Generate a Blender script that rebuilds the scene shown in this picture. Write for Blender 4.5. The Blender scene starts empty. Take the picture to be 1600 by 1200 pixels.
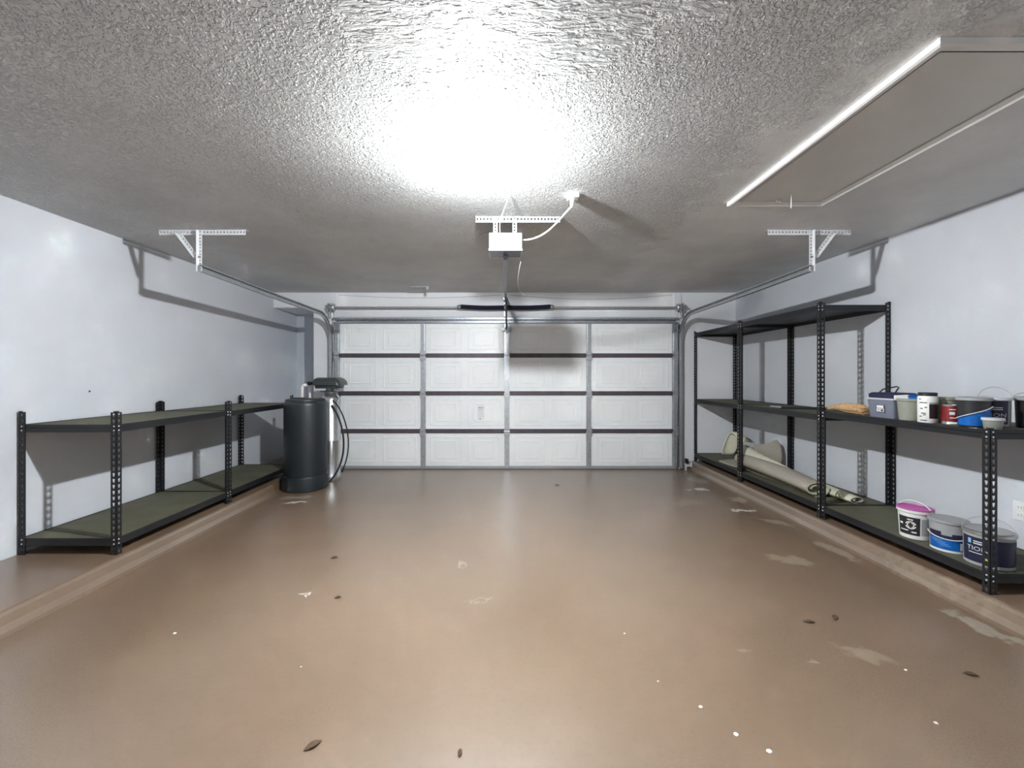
import bpy, bmesh, math, random
from math import pi, sin, cos, radians as R
from mathutils import Vector, Matrix
random.seed(7)
C = bpy.context.scene.collection
sc = bpy.context.scene

# ------------------------------------------------------------------ helpers
class MB:
    """collects geometry in world coordinates; build() links ONE mesh object"""
    def __init__(s, o=(0, 0, 0)):
        s.v = []; s.f = []; s.m = []; s.o = Vector(o); s.mi = 0
    def add(s, vs, fs):
        n = len(s.v)
        s.v += [tuple(v) for v in vs]
        for f in fs:
            s.f.append(tuple(i + n for i in f)); s.m.append(s.mi)
        return s
    def mat(s, i):
        s.mi = i; return s
    def box(s, x0, x1, y0, y1, z0, z1):
        vs = [(x, y, z) for x in (x0, x1) for y in (y0, y1) for z in (z0, z1)]
        return s.add(vs, [(0, 1, 3, 2), (4, 6, 7, 5), (0, 4, 5, 1), (2, 3, 7, 6), (0, 2, 6, 4), (1, 5, 7, 3)])
    def obox(s, c, half, rot):
        M = rot.to_matrix() if hasattr(rot, 'to_matrix') else rot
        c = Vector(c)
        vs = [c + M @ Vector((x * half[0], y * half[1], z * half[2])) for x in (-1, 1) for y in (-1, 1) for z in (-1, 1)]
        return s.add(vs, [(0, 1, 3, 2), (4, 6, 7, 5), (0, 4, 5, 1), (2, 3, 7, 6), (0, 2, 6, 4), (1, 5, 7, 3)])
    def bar(s, a, b, w, h, up=(0, 0, 1)):
        a = Vector(a); b = Vector(b); d = (b - a).normalized()
        u = d.cross(Vector(up)).normalized(); v = u.cross(d)
        vs = []
        for p in (a, b):
            for i, j in ((-1, -1), (1, -1), (1, 1), (-1, 1)):
                vs.append(p + u * (w / 2 * i) + v * (h / 2 * j))
        return s.add(vs, [(0, 1, 2, 3), (7, 6, 5, 4), (0, 4, 5, 1), (1, 5, 6, 2), (2, 6, 7, 3), (3, 7, 4, 0)])
    def tube(s, pts, r, n=10, caps=True):
        pts = [Vector(p) for p in pts]
        rs = r if isinstance(r, (list, tuple)) else [r] * len(pts)
        t0 = (pts[1] - pts[0]).normalized()
        ref = Vector((0, 0, 1)) if abs(t0.z) < .9 else Vector((1, 0, 0))
        u = t0.cross(ref).normalized()
        rings = []; vs = []
        for i, p in enumerate(pts):
            t = (pts[min(i + 1, len(pts) - 1)] - pts[max(i - 1, 0)]).normalized()
            u = (u - t * u.dot(t)).normalized(); w = t.cross(u)
            rings.append(len(vs))
            for k in range(n):
                a = 2 * pi * k / n
                vs.append(p + (u * cos(a) + w * sin(a)) * rs[i])
        fs = []
        for i in range(len(pts) - 1):
            for k in range(n):
                a, b = rings[i] + k, rings[i] + (k + 1) % n
                fs.append((a, b, b + n, a + n))
        if caps:
            fs.append(tuple(range(n))[::-1]); fs.append(tuple(rings[-1] + k for k in range(n)))
        return s.add(vs, fs)
    def lathe(s, prof, c, n=40, axis='z'):
        vs = []; fs = []; c = Vector(c)
        for r, z in prof:
            for k in range(n):
                a = 2 * pi * k / n
                if axis == 'z': vs.append(c + Vector((r * cos(a), r * sin(a), z)))
                elif axis == 'x': vs.append(c + Vector((z, r * cos(a), r * sin(a))))
                else: vs.append(c + Vector((r * sin(a), z, r * cos(a))))
        for i in range(len(prof) - 1):
            for k in range(n):
                a = i * n + k; b = i * n + (k + 1) % n
                fs.append((a, b, b + n, a + n))
        return s.add(vs, fs)
    def disc(s, c, r, n=40):
        c = Vector(c)
        return s.add([c + Vector((r * cos(2 * pi * k / n), r * sin(2 * pi * k / n), 0)) for k in range(n)], [tuple(range(n))])
    def arc(s, c, r0, r1, a0, a1, z0, z1, n=16):
        """a patch of a (tapered) cylinder wall"""
        vs = []; fs = []
        for k in range(n + 1):
            a = a0 + (a1 - a0) * k / n
            vs.append((c[0] + r0 * cos(a), c[1] + r0 * sin(a), z0)); vs.append((c[0] + r1 * cos(a), c[1] + r1 * sin(a), z1))
        for k in range(n): fs.append((2 * k, 2 * k + 2, 2 * k + 3, 2 * k + 1))
        return s.add(vs, fs)
    def grid(s, rows):
        """rows: list of lists of points"""
        m = len(rows[0]); vs = [p for r in rows for p in r]; fs = []
        for i in range(len(rows) - 1):
            for j in range(m - 1):
                a = i * m + j
                fs.append((a, a + 1, a + m + 1, a + m))
        return s.add(vs, fs)
    def perf(s, f, n, p, w, t, hole):
        """perforated flat strip: n cells of pitch p, width w, thickness t; hole = 8 (u,v) offsets from the cell centre"""
        for i in range(n):
            u0 = i * p; u1 = u0 + p; um = u0 + p / 2; h = w / 2
            out = [(u0, 0), (um, 0), (u1, 0), (u1, h), (u1, w), (um, w), (u0, w), (u0, h)]
            inn = [(um + a, h + b) for a, b in hole]
            vs = [f(u, v, 0) for u, v in out] + [f(u, v, 0) for u, v in inn] + [f(u, v, t) for u, v in out] + [f(u, v, t) for u, v in inn]
            fs = []
            for k in range(8):
                l = (k + 1) % 8
                fs.append((k, l, 8 + l, 8 + k)); fs.append((16 + l, 16 + k, 24 + k, 24 + l)); fs.append((8 + k, 8 + l, 24 + l, 24 + k))
            fs += [(0, 16, 17, 1), (1, 17, 18, 2), (4, 20, 21, 5), (5, 21, 22, 6)]
            if i == 0: fs += [(0, 7, 23, 16), (7, 6, 22, 23)]
            if i == n - 1: fs += [(2, 18, 19, 3), (3, 19, 20, 4)]
            s.add(vs, fs)
        return s
    def build(s, name, mats, parent=None, smooth=False, recalc=True, bevel=0, world=True):
        me = bpy.data.meshes.new(name)
        me.from_pydata([tuple(Vector(v) - s.o) for v in s.v], [], s.f)
        mats = mats if isinstance(mats, (list, tuple)) else [mats]
        for m in mats: me.materials.append(m)
        for p, i in zip(me.polygons, s.m): p.material_index = i
        if recalc:
            bm = bmesh.new(); bm.from_mesh(me)
            bmesh.ops.recalc_face_normals(bm, faces=bm.faces); bm.to_mesh(me); bm.free()
        if smooth:
            for p in me.polygons: p.use_smooth = True
            try: me.set_sharp_from_angle(angle=R(40))
            except Exception: pass
        o = bpy.data.objects.new(name, me); C.objects.link(o)
        if parent: o.parent = parent
        else: o.location = s.o
        if bevel:
            b = o.modifiers.new('bevel', 'BEVEL'); b.width = bevel; b.segments = 2; b.limit_method = 'ANGLE'
        return o

def tag(o, label=None, cat=None, group=None, kind=None):
    if label: o['label'] = label
    if cat: o['category'] = cat
    if group: o['group'] = group
    if kind: o['kind'] = kind
    return o
def thing(name, loc, label, cat, group=None, kind=None):
    o = bpy.data.objects.new(name, None); C.objects.link(o); o.location = loc
    o.empty_display_size = .1
    return tag(o, label, cat, group, kind)
def bez(a, b, c, d, n=16):
    a, b, c, d = map(Vector, (a, b, c, d)); out = []
    for i in range(n + 1):
        t = i / n; u = 1 - t
        out.append(a * u**3 + b * 3 * u * u * t + c * 3 * u * t * t + d * t**3)
    return out
def text_geo(body, size):
    cu = bpy.data.curves.new('lettering', 'FONT'); cu.body = body; cu.size = size; cu.align_x = 'CENTER'; cu.resolution_u = 3
    ob = bpy.data.objects.new('lettering', cu); C.objects.link(ob)
    bpy.context.view_layer.update()
    me = bpy.data.meshes.new_from_object(ob.evaluated_get(bpy.context.evaluated_depsgraph_get()))
    vs = [v.co.copy() for v in me.vertices]; fs = [tuple(p.vertices) for p in me.polygons]
    bpy.data.objects.remove(ob); bpy.data.curves.remove(cu); bpy.data.meshes.remove(me)
    return vs, fs
def text_on_can(mb, body, size, c, r, ang, z, sx=1):
    vs, fs = text_geo(body, size)
    mb.add([(c[0] + r * cos(ang + v.x * sx / r), c[1] + r * sin(ang + v.x * sx / r), z + v.y) for v in vs], fs)

# ------------------------------------------------------------------ materials
def srgb(r, g, b):
    def l(c):
        c /= 255; return c / 12.92 if c <= .04045 else ((c + .055) / 1.055) ** 2.4
    return (l(r), l(g), l(b), 1)
def mat(name, col, rough=.5, metal=0, spec=.5, var=0, vscale=8, bump=0, bscale=60, trans=0, emit=None, es=0, bdist=.002):
    m = bpy.data.materials.new(name); m.use_nodes = True
    nt = m.node_tree; N = nt.nodes; L = nt.links; b = N['Principled BSDF']
    b.inputs['Base Color'].default_value = col; b.inputs['Roughness'].default_value = rough
    b.inputs['Metallic'].default_value = metal; b.inputs['Specular IOR Level'].default_value = spec
    b.inputs['Transmission Weight'].default_value = trans
    if emit: b.inputs['Emission Color'].default_value = emit; b.inputs['Emission Strength'].default_value = es
    if var or bump:
        g = N.new('ShaderNodeNewGeometry')
    if var:
        n = N.new('ShaderNodeTexNoise'); n.inputs['Scale'].default_value = vscale; n.inputs['Detail'].default_value = 5
        L.new(g.outputs['Position'], n.inputs['Vector'])
        r = N.new('ShaderNodeValToRGB')
        k0 = 1 - var; k1 = 1 + var
        r.color_ramp.elements[0].color = (col[0] * k0, col[1] * k0, col[2] * k0, 1); r.color_ramp.elements[0].position = .3
        r.color_ramp.elements[1].color = (min(1, col[0] * k1), min(1, col[1] * k1), min(1, col[2] * k1), 1); r.color_ramp.elements[1].position = .7
        L.new(n.outputs['Fac'], r.inputs['Fac']); L.new(r.outputs['Color'], b.inputs['Base Color'])
    if bump:
        n2 = N.new('ShaderNodeTexNoise'); n2.inputs['Scale'].default_value = bscale; n2.inputs['Detail'].default_value = 3
        L.new(g.outputs['Position'], n2.inputs['Vector'])
        bp = N.new('ShaderNodeBump'); bp.inputs['Strength'].default_value = bump; bp.inputs['Distance'].default_value = bdist
        L.new(n2.outputs['Fac'], bp.inputs['Height']); L.new(bp.outputs['Normal'], b.inputs['Normal'])
    return m

M = {}
M['wall'] = mat('wall_paint', srgb(205, 209, 215), .75, spec=.25, var=.015, vscale=3, bump=.25, bscale=90)
M['wall_white'] = mat('wall_white_paint', srgb(238, 240, 243), .6, var=.015, vscale=3, bump=.2, bscale=90)
M['trim'] = mat('white_trim_paint', srgb(225, 225, 223), .45, bump=.1)
M['panel'] = mat('hatch_panel_paint', srgb(210, 210, 207), .5, var=.03, vscale=4)
M['black'] = mat('black_powder_coat', srgb(24, 25, 29), .5, var=.12, vscale=20)
M['rivet'] = mat('bright_rivet', srgb(215, 215, 220), .3, .3)
M['board'] = mat('particle_board', srgb(88, 87, 69), .75, var=.14, vscale=6, bump=.3, bscale=300)
M['galv'] = mat('galvanised_steel', srgb(186, 190, 194), .36, .75, var=.12, vscale=25)
M['galv_dark'] = mat('dull_galvanised_steel', srgb(150, 154, 160), .4, .7, var=.15, vscale=25)
M['perf'] = mat('perforated_angle_steel', srgb(228, 229, 231), .45, .15, var=.05, vscale=20)
M['door'] = mat('garage_door_paint', srgb(244, 248, 249), .42, var=.012, vscale=5)
M['rail'] = mat('dark_brown_rail', srgb(80, 74, 78), .5, .2, var=.15, vscale=12)
M['spring'] = mat('dark_blue_spring_steel', srgb(38, 42, 62), .4, .5)
M['tank'] = mat('black_tank_plastic', srgb(31, 38, 43), .42, bump=.08, bscale=150)
M['jacket'] = mat('chrome_tank_jacket', srgb(205, 208, 210), .27, .9, var=.06, vscale=9)
M['headplastic'] = mat('dark_green_grey_plastic', srgb(52, 60, 60), .33)
M['pvc'] = mat('white_pvc', srgb(250, 250, 250), .35)
M['rubber'] = mat('black_rubber', srgb(24, 25, 27), .5)
M['opener'] = mat('opener_grey_plastic', srgb(74, 79, 78), .5)
M['opener_frame'] = mat('opener_white_frame', srgb(222, 226, 226), .4)
M['perf_toned_down'] = mat('toned_down_perforated_angle_steel', srgb(112, 114, 115), .5, .1)  # same angle steel, colour darkened to offset the glare of the close lamp
M['lens'] = mat('dark_lens', srgb(92, 94, 114), .25)
M['cordw'] = mat('white_cord', srgb(236, 236, 236), .45)
M['wire'] = mat('grey_wire', srgb(165, 165, 165), .5)
M['glow'] = mat('lit_diffuser', (1, 1, 1, 1), .4, emit=(.945, .98, 1, 1), es=2400)
M['lampbase'] = mat('lamp_base_white', srgb(235, 235, 235), .4)
M['carpet'] = mat('grey_carpet', srgb(170, 164, 152), .95, spec=.1, var=.22, vscale=140, bump=.9, bscale=260, bdist=.004)
M['cream'] = mat('cream_carpet_backing', srgb(212, 211, 190), .8, spec=.2, var=.05, vscale=25, bump=.3, bscale=300)
M['tote'] = mat('blue_grey_translucent_plastic', srgb(128, 134, 152), .4, trans=.25)
M['toterim'] = mat('pale_rim_plastic', srgb(205, 207, 212), .4)
M['navy'] = mat('navy_fabric', srgb(34, 34, 68), .8, var=.2, vscale=40)
M['clear'] = mat('cloudy_clear_plastic', srgb(186, 190, 176), .38, trans=.45)
M['whitepl'] = mat('white_plastic', srgb(232, 232, 230), .4)
M['greypl'] = mat('grey_plastic', srgb(160, 163, 165), .4)
M['darklabel'] = mat('black_label', srgb(28, 28, 32), .45)
M['navylabel'] = mat('navy_label', srgb(20, 24, 58), .4)
M['blue'] = mat('blue_label', srgb(0, 92, 172), .38, var=.15, vscale=30)
M['lightblue'] = mat('light_blue_mark', srgb(130, 190, 225), .4)
M['red'] = mat('dark_red_label', srgb(120, 26, 28), .4, var=.15, vscale=40)
M['pink'] = mat('magenta_pink_plastic', srgb(200, 104, 178), .4)
M['paper'] = mat('white_paper', srgb(235, 236, 238), .6)
M['ink'] = mat('dark_ink', srgb(50, 50, 54), .6)
M['lime'] = mat('lime_mark', srgb(196, 220, 90), .5)
M['straw'] = mat('tan_straw', srgb(196, 160, 118), .85, var=.25, vscale=60, bump=.6, bscale=200)
M['tin'] = mat('bright_tin', srgb(200, 200, 200), .25, .85)
M['leaf'] = mat('dry_brown_leaf', srgb(82, 62, 44), .8, var=.2, vscale=60)
M['chip'] = mat('white_paint_chip', srgb(240, 238, 232), .6)

# floor: worn tan-brown gloss paint with peeled pale patches
def floor_mat(name, blobs, grit=False):
    m = bpy.data.materials.new(name); m.use_nodes = True
    nt = m.node_tree; N = nt.nodes; L = nt.links; b = N['Principled BSDF']
    g = N.new('ShaderNodeNewGeometry')
    n1 = N.new('ShaderNodeTexNoise'); n1.inputs['Scale'].default_value = .9; n1.inputs['Detail'].default_value = 4
    n2 = N.new('ShaderNodeTexNoise'); n2.inputs['Scale'].default_value = 45; n2.inputs['Detail'].default_value = 6
    n3 = N.new('ShaderNodeTexNoise'); n3.inputs['Scale'].default_value = 14; n3.inputs['Detail'].default_value = 5
    for n in (n1, n2, n3): L.new(g.outputs['Position'], n.inputs['Vector'])
    r1 = N.new('ShaderNodeValToRGB')
    r1.color_ramp.elements[0].color = srgb(119, 99, 80); r1.color_ramp.elements[0].position = .3
    r1.color_ramp.elements[1].color = srgb(129, 109, 90); r1.color_ramp.elements[1].position = .7
    L.new(n1.outputs['Fac'], r1.inputs['Fac'])
    mx = N.new('ShaderNodeMix'); mx.data_type = 'RGBA'; mx.blend_type = 'MULTIPLY'; mx.inputs['Factor'].default_value = 1
    r2 = N.new('ShaderNodeValToRGB')
    r2.color_ramp.elements[0].color = (.88, .87, .86, 1); r2.color_ramp.elements[0].position = .28
    r2.color_ramp.elements[1].color = (1, 1, 1, 1); r2.color_ramp.elements[1].position = .46
    L.new(n2.outputs['Fac'], r2.inputs['Fac'])
    L.new(r1.outputs['Color'], mx.inputs['A']); L.new(r2.outputs['Color'], mx.inputs['B'])
    col = mx.outputs['Result']
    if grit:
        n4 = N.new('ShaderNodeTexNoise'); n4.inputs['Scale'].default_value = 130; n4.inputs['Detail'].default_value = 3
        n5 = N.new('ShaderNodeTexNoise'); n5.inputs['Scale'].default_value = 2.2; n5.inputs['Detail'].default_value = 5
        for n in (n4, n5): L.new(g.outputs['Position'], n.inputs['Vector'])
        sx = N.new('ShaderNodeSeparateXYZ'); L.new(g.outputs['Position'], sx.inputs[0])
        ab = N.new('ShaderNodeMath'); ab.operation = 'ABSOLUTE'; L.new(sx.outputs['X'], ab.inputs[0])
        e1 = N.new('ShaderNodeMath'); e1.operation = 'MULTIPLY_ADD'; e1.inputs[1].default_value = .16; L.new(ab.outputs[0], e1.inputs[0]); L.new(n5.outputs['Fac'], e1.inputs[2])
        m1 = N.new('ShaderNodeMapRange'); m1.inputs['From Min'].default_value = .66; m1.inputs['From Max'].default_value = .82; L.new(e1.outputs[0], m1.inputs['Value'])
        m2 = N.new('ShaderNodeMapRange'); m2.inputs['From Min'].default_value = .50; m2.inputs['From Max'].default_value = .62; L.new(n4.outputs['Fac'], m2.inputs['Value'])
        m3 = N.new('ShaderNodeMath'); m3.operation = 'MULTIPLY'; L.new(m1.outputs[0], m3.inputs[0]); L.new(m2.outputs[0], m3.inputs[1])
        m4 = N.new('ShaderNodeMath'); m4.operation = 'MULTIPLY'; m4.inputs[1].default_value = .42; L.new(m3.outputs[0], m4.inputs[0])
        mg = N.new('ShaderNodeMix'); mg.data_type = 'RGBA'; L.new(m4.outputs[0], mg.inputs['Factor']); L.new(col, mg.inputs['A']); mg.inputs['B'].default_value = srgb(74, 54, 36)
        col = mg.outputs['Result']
    # distortion for the peeled patches
    vm = N.new('ShaderNodeVectorMath'); vm.operation = 'SUBTRACT'; vm.inputs[1].default_value = (.5, .5, .5)
    L.new(n3.outputs['Color'], vm.inputs[0])
    vs = N.new('ShaderNodeVectorMath'); vs.operation = 'SCALE'; vs.inputs['Scale'].default_value = .22
    L.new(vm.outputs[0], vs.inputs[0])
    va = N.new('ShaderNodeVectorMath'); va.operation = 'ADD'
    L.new(g.outputs['Position'], va.inputs[0]); L.new(vs.outputs[0], va.inputs[1])
    for (x, y, rx, ry, rot, amt, c) in blobs:
        mp = N.new('ShaderNodeMapping'); mp.vector_type = 'TEXTURE'
        mp.inputs['Location'].default_value = (x, y, 0); mp.inputs['Rotation'].default_value = (0, 0, rot)
        mp.inputs['Scale'].default_value = (rx, ry, 10)
        L.new(va.outputs[0], mp.inputs['Vector'])
        ln = N.new('ShaderNodeVectorMath'); ln.operation = 'LENGTH'; L.new(mp.outputs[0], ln.inputs[0])
        mr = N.new('ShaderNodeMapRange'); mr.inputs['From Min'].default_value = 1.05; mr.inputs['From Max'].default_value = .75
        mr.inputs['To Min'].default_value = 0; mr.inputs['To Max'].default_value = amt
        L.new(ln.outputs['Value'], mr.inputs['Value'])
        mm = N.new('ShaderNodeMix'); mm.data_type = 'RGBA'
        L.new(mr.outputs[0], mm.inputs['Factor']); L.new(col, mm.inputs['A']); mm.inputs['B'].default_value = c
        col = mm.outputs['Result']
    L.new(col, b.inputs['Base Color'])
    rr = N.new('ShaderNodeMapRange'); rr.inputs['To Min'].default_value = .26; rr.inputs['To Max'].default_value = .36
    L.new(n1.outputs['Fac'], rr.inputs['Value']); L.new(rr.outputs[0], b.inputs['Roughness'])
    b.inputs['Specular IOR Level'].default_value = 1.0; b.inputs['IOR'].default_value = 1.85
    bp = N.new('ShaderNodeBump'); bp.inputs['Strength'].default_value = .05; bp.inputs['Distance'].default_value = .001
    L.new(n2.outputs['Fac'], bp.inputs['Height']); L.new(bp.outputs['Normal'], b.inputs['Normal'])
    return m
PALE = srgb(222, 218, 208); TAN = srgb(186, 172, 150); GREY = srgb(176, 172, 158)
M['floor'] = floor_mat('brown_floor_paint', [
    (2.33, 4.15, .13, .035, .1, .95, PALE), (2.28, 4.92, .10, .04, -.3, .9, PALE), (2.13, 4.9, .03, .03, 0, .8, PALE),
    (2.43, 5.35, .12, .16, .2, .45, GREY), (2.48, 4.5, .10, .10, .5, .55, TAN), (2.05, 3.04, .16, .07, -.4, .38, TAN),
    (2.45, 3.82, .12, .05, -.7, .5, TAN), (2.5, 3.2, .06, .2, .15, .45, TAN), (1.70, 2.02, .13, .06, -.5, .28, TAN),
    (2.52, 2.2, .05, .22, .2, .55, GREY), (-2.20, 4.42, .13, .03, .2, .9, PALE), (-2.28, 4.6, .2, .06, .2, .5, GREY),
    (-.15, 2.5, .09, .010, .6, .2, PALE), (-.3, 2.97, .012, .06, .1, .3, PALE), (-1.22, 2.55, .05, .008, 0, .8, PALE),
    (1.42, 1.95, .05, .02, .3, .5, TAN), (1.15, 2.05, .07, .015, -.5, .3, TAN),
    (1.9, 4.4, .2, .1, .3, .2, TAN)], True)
M['curb'] = floor_mat('brown_curb_paint', [(2.64, 2.6, .03, .4, 0, .2, TAN)])

def ceiling_mat():
    m = bpy.data.materials.new('knockdown_ceiling'); m.use_nodes = True
    nt = m.node_tree; N = nt.nodes; L = nt.links; b = N['Principled BSDF']
    g = N.new('ShaderNodeNewGeometry'); P = g.outputs['Position']
    sep = N.new('ShaderNodeSeparateXYZ'); L.new(P, sep.inputs[0])
    def math_(op, a, c=None, clamp=False):
        n = N.new('ShaderNodeMath'); n.operation = op; n.use_clamp = clamp
        for i, x in enumerate((a, c)):
            if x is None: continue
            if isinstance(x, (int, float)): n.inputs[i].default_value = x
            else: L.new(x, n.inputs[i])
        return n.outputs[0]
    def noise(scale, detail=2, vec=P, rough=.5, dist=0):
        n = N.new('ShaderNodeTexNoise'); n.inputs['Scale'].default_value = scale; n.inputs['Detail'].default_value = detail
        n.inputs['Roughness'].default_value = rough; n.inputs['Distortion'].default_value = dist
        L.new(vec, n.inputs['Vector']); return n.outputs['Fac']
    def mrange(x, a, c, lo=0., hi=1.):
        n = N.new('ShaderNodeMapRange'); n.inputs['From Min'].default_value = a; n.inputs['From Max'].default_value = c
        n.inputs['To Min'].default_value = lo; n.inputs['To Max'].default_value = hi; L.new(x, n.inputs['Value']); return n.outputs[0]
    wob = math_('MULTIPLY', math_('SUBTRACT', noise(5, 4), .5), .9)
    X = math_('ADD', sep.outputs['X'], wob); Y = math_('ADD', sep.outputs['Y'], wob)
    # fine knock-down
    fine = mrange(noise(58, 2.0, dist=.9), .44, .58)
    # trowelled patch above the camera
    mp = N.new('ShaderNodeMapping'); mp.inputs['Scale'].default_value = (14, 42, 1); L.new(P, mp.inputs['Vector'])
    big = mrange(noise(1, 4, vec=mp.outputs[0], rough=.6, dist=.8), .35, .7)
    patch = math_('MULTIPLY', mrange(Y, 1.66, 1.56), mrange(math_('ABSOLUTE', X), .62, .52))
    # smooth band round the hatch
    sm = math_('MULTIPLY', mrange(X, 1.22, 1.4), mrange(Y, 1.35, 1.5))
    keep = math_('SUBTRACT', 1., math_('MULTIPLY', sm, .88))
    # thinner texture towards the garage door and the sides
    keep = math_('MULTIPLY', keep, mrange(Y, 3.2, 5.2, 1., .4))
    mixn = N.new('ShaderNodeMix'); mixn.data_type = 'FLOAT'
    L.new(patch, mixn.inputs['Factor']); L.new(fine, mixn.inputs['A'])
    L.new(math_('MULTIPLY', big, 2.2), mixn.inputs['B'])
    h = math_('MULTIPLY', mixn.outputs['Result'], keep)
    bp = N.new('ShaderNodeBump'); bp.inputs['Strength'].default_value = 1; bp.inputs['Distance'].default_value = CEIL_BUMP
    L.new(h, bp.inputs['Height']); L.new(bp.outputs['Normal'], b.inputs['Normal'])
    r = N.new('ShaderNodeValToRGB')
    r.color_ramp.elements[0].color = srgb(206, 207, 207); r.color_ramp.elements[1].color = srgb(220, 221, 221)
    r.color_ramp.elements[0].position = .35; r.color_ramp.elements[1].position = .65
    L.new(noise(2.2, 4), r.inputs['Fac']); L.new(r.outputs['Color'], b.inputs['Base Color'])
    b.inputs['Roughness'].default_value = .65; b.inputs['Specular IOR Level'].default_value = .35
    return m
CEIL_BUMP = .009
M['ceiling'] = ceiling_mat()

# ------------------------------------------------------------------ the room
XL, XR, YB, YF, H = -3.31, 3.285, 6.03, -1.2, 2.51
NY, NX, NZ = 6.70, -2.74, 2.296              # niche in the far left corner
def struct(name, mb, m, label, cat, **k):
    return tag(mb.build(name, m, **k), label, cat, kind='structure')
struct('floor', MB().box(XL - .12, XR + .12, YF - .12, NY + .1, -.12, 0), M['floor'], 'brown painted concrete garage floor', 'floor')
struct('ceiling', MB((0, 0, H)).box(XL - .12, XR + .12, YF - .12, NY + .12, H, H + .12), M['ceiling'], 'grey knockdown textured garage ceiling', 'ceiling')
struct('wall_left', MB((XL, 0, 0)).box(XL - .12, XL, YF, NY, 0, H), M['wall'], 'pale blue grey left garage wall', 'wall')
struct('wall_right', MB((XR, 0, 0)).box(XR, XR + .12, YF, YB + .12, 0, H), M['wall'], 'pale blue grey right garage wall behind the tall racks', 'wall')
struct('wall_front', MB((0, YF, 0)).box(XL - .12, XR + .12, YF - .12, YF, 0, H), M['wall'], 'pale wall at the house end of the garage', 'wall')
b = MB((0, YB, 0))
b.box(NX, -2.40, YB, YB + .12, 0, H).box(2.40, XR, YB, YB + .12, 0, H).box(-2.40, 2.40, YB, YB + .12, 2.11, H)
b.box(NX, NX + .1, YB + .12, NY, 0, H).box(XL, NX, YB, NY, NZ, H)
struct('wall_back', b, M['wall_white'], 'white wall round the garage door with a niche at its left', 'wall')
struct('wall_niche', MB((-3, NY, 0)).box(XL - .12, NX + .1, NY, NY + .12, 0, H), M['wall'], 'back wall of the niche left of the garage door', 'wall')
LZ = .112
def curb(name, prof, y0, y1, sgn, label):
    mb = MB((sgn * 2.9, 0, 0)); n = len(prof)
    vs = [(x * sgn, y, z) for y in (y0, y1) for x, z in prof]
    fs = [tuple(range(n)), tuple(range(n, 2 * n))] + [(i, (i + 1) % n, n + (i + 1) % n, n + i) for i in range(n)]
    mb.add(vs, fs)
    return mb
def prof(xe, xw): return [(xw, 0), (xe - .055, 0), (xe - .035, .012), (xe - .018, .045), (xe - .010, LZ - .022), (xe, LZ - .006), (xe + .012, LZ), (xw, LZ)]
cb = curb('l', prof(2.59, -XL), YF, 4.70, -1, '')
p2 = [(-XL, 0), (2.632, 0), (2.632, LZ), (-XL, LZ)]
vs = [(-x, y, z) for y in (4.70, NY) for x, z in p2]
cb.add(vs, [(0, 1, 2, 3), (4, 5, 6, 7), (0, 1, 5, 4), (1, 2, 6, 5), (2, 3, 7, 6), (3, 0, 4, 7)])
struct('trim_1', cb, M['curb'], 'raised brown concrete curb along the left wall', 'curb')
struct('trim_2', curb('r', prof(2.65, XR), YF, YB, 1, ''), M['curb'], 'raised brown concrete curb along the right wall', 'curb')
# painted boards on the wall either side of the header
for i, x in enumerate((-2.455, 2.45)):
    struct('trim_%d' % (3 + i), MB((x, YB, 0)).box(x - .05, x + .05, YB - .02, YB, 2.02, 2.495), M['wall_white'],
           'white painted wooden board behind the %s end of the torsion shaft' % ('left' if i == 0 else 'right'), 'trim', bevel=.003)
struct('trim_5', MB((0, YB, 2.2)).box(-2.40, 2.40, YB - .012, YB, 2.165, 2.25), M['wall_white'], 'white flat header trim above the garage door', 'trim', bevel=.003)

# ------------------------------------------------------------------ garage door
door = thing('door_1', (0, 5.99, 0), 'white sectional garage door of four panelled rows', 'garage door', kind='structure')
DO = (0, 5.99, 0)
secs = [(2.061, 1.643), (1.579, 1.107), (1.043, .572), (.508, .045)]
stx = [-2.395, -1.17, .018, 1.18, 2.405]
def ridge(mb, x0, x1, z0, z1, y, w, h):
    loops = [(0, 0), (w * .3, h), (w * .7, h), (w, 0)]
    vs = []
    for i, d in loops:
        vs += [(x0 + i, y - d, z0 + i), (x1 - i, y - d, z0 + i), (x1 - i, y - d, z1 - i), (x0 + i, y - d, z1 - i)]
    fs = []
    for k in range(3):
        for j in range(4):
            l = (j + 1) % 4
            fs.append((4 * k + j, 4 * k + l, 4 * k + 4 + l, 4 * k + 4 + j))
    mb.add(vs, fs)
for si, (zt, zb) in enumerate(secs):
    mb = MB(DO)
    mb.box(-2.42, 2.42, 6.0, 6.022, zb - .01, zt + .01)
    for c in range(4):
        a, e = stx[c] + .045, stx[c + 1] - .045; mid = (a + e) / 2
        for x0, x1 in ((a + .055, mid - .045), (mid + .045, e - .055)):
            ridge(mb, x0, x1, zb + .045, zt - .045, 6.0, .018, .0035)
            ridge(mb, x0 + .075, x1 - .075, zb + .105, zt - .105, 6.0, .018, .0035)
        # thin returned edges of the sheet
        mb.box(a - .01, e + .01, 5.988, 6.0, zt, zt + .008).box(a - .01, e + .01, 5.988, 6.0, zb - .008, zb)
    sec = mb.build('door_section', M['door'], door, recalc=True)
    for x in stx:
        w = .036 if abs(x) < 2 else .042
        s_ = MB(DO)
        s_.box(x - w, x + w, 5.994, 5.9995, zb - .01, zt + .01).box(x - w * .55, x + w * .55, 5.972, 5.994, zb - .01, zt + .01)
        for k in range(5):
            z = zb + (zt - zb) * (k + .5) / 5
            s_.mat(1).lathe([(.0, -.0012), (.006, -.0012), (.006, 0)], (x, 5.972, z), 8, 'y').mat(0)
        s_.build('stile', [M['galv'], M['galv_dark']], sec)
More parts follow.
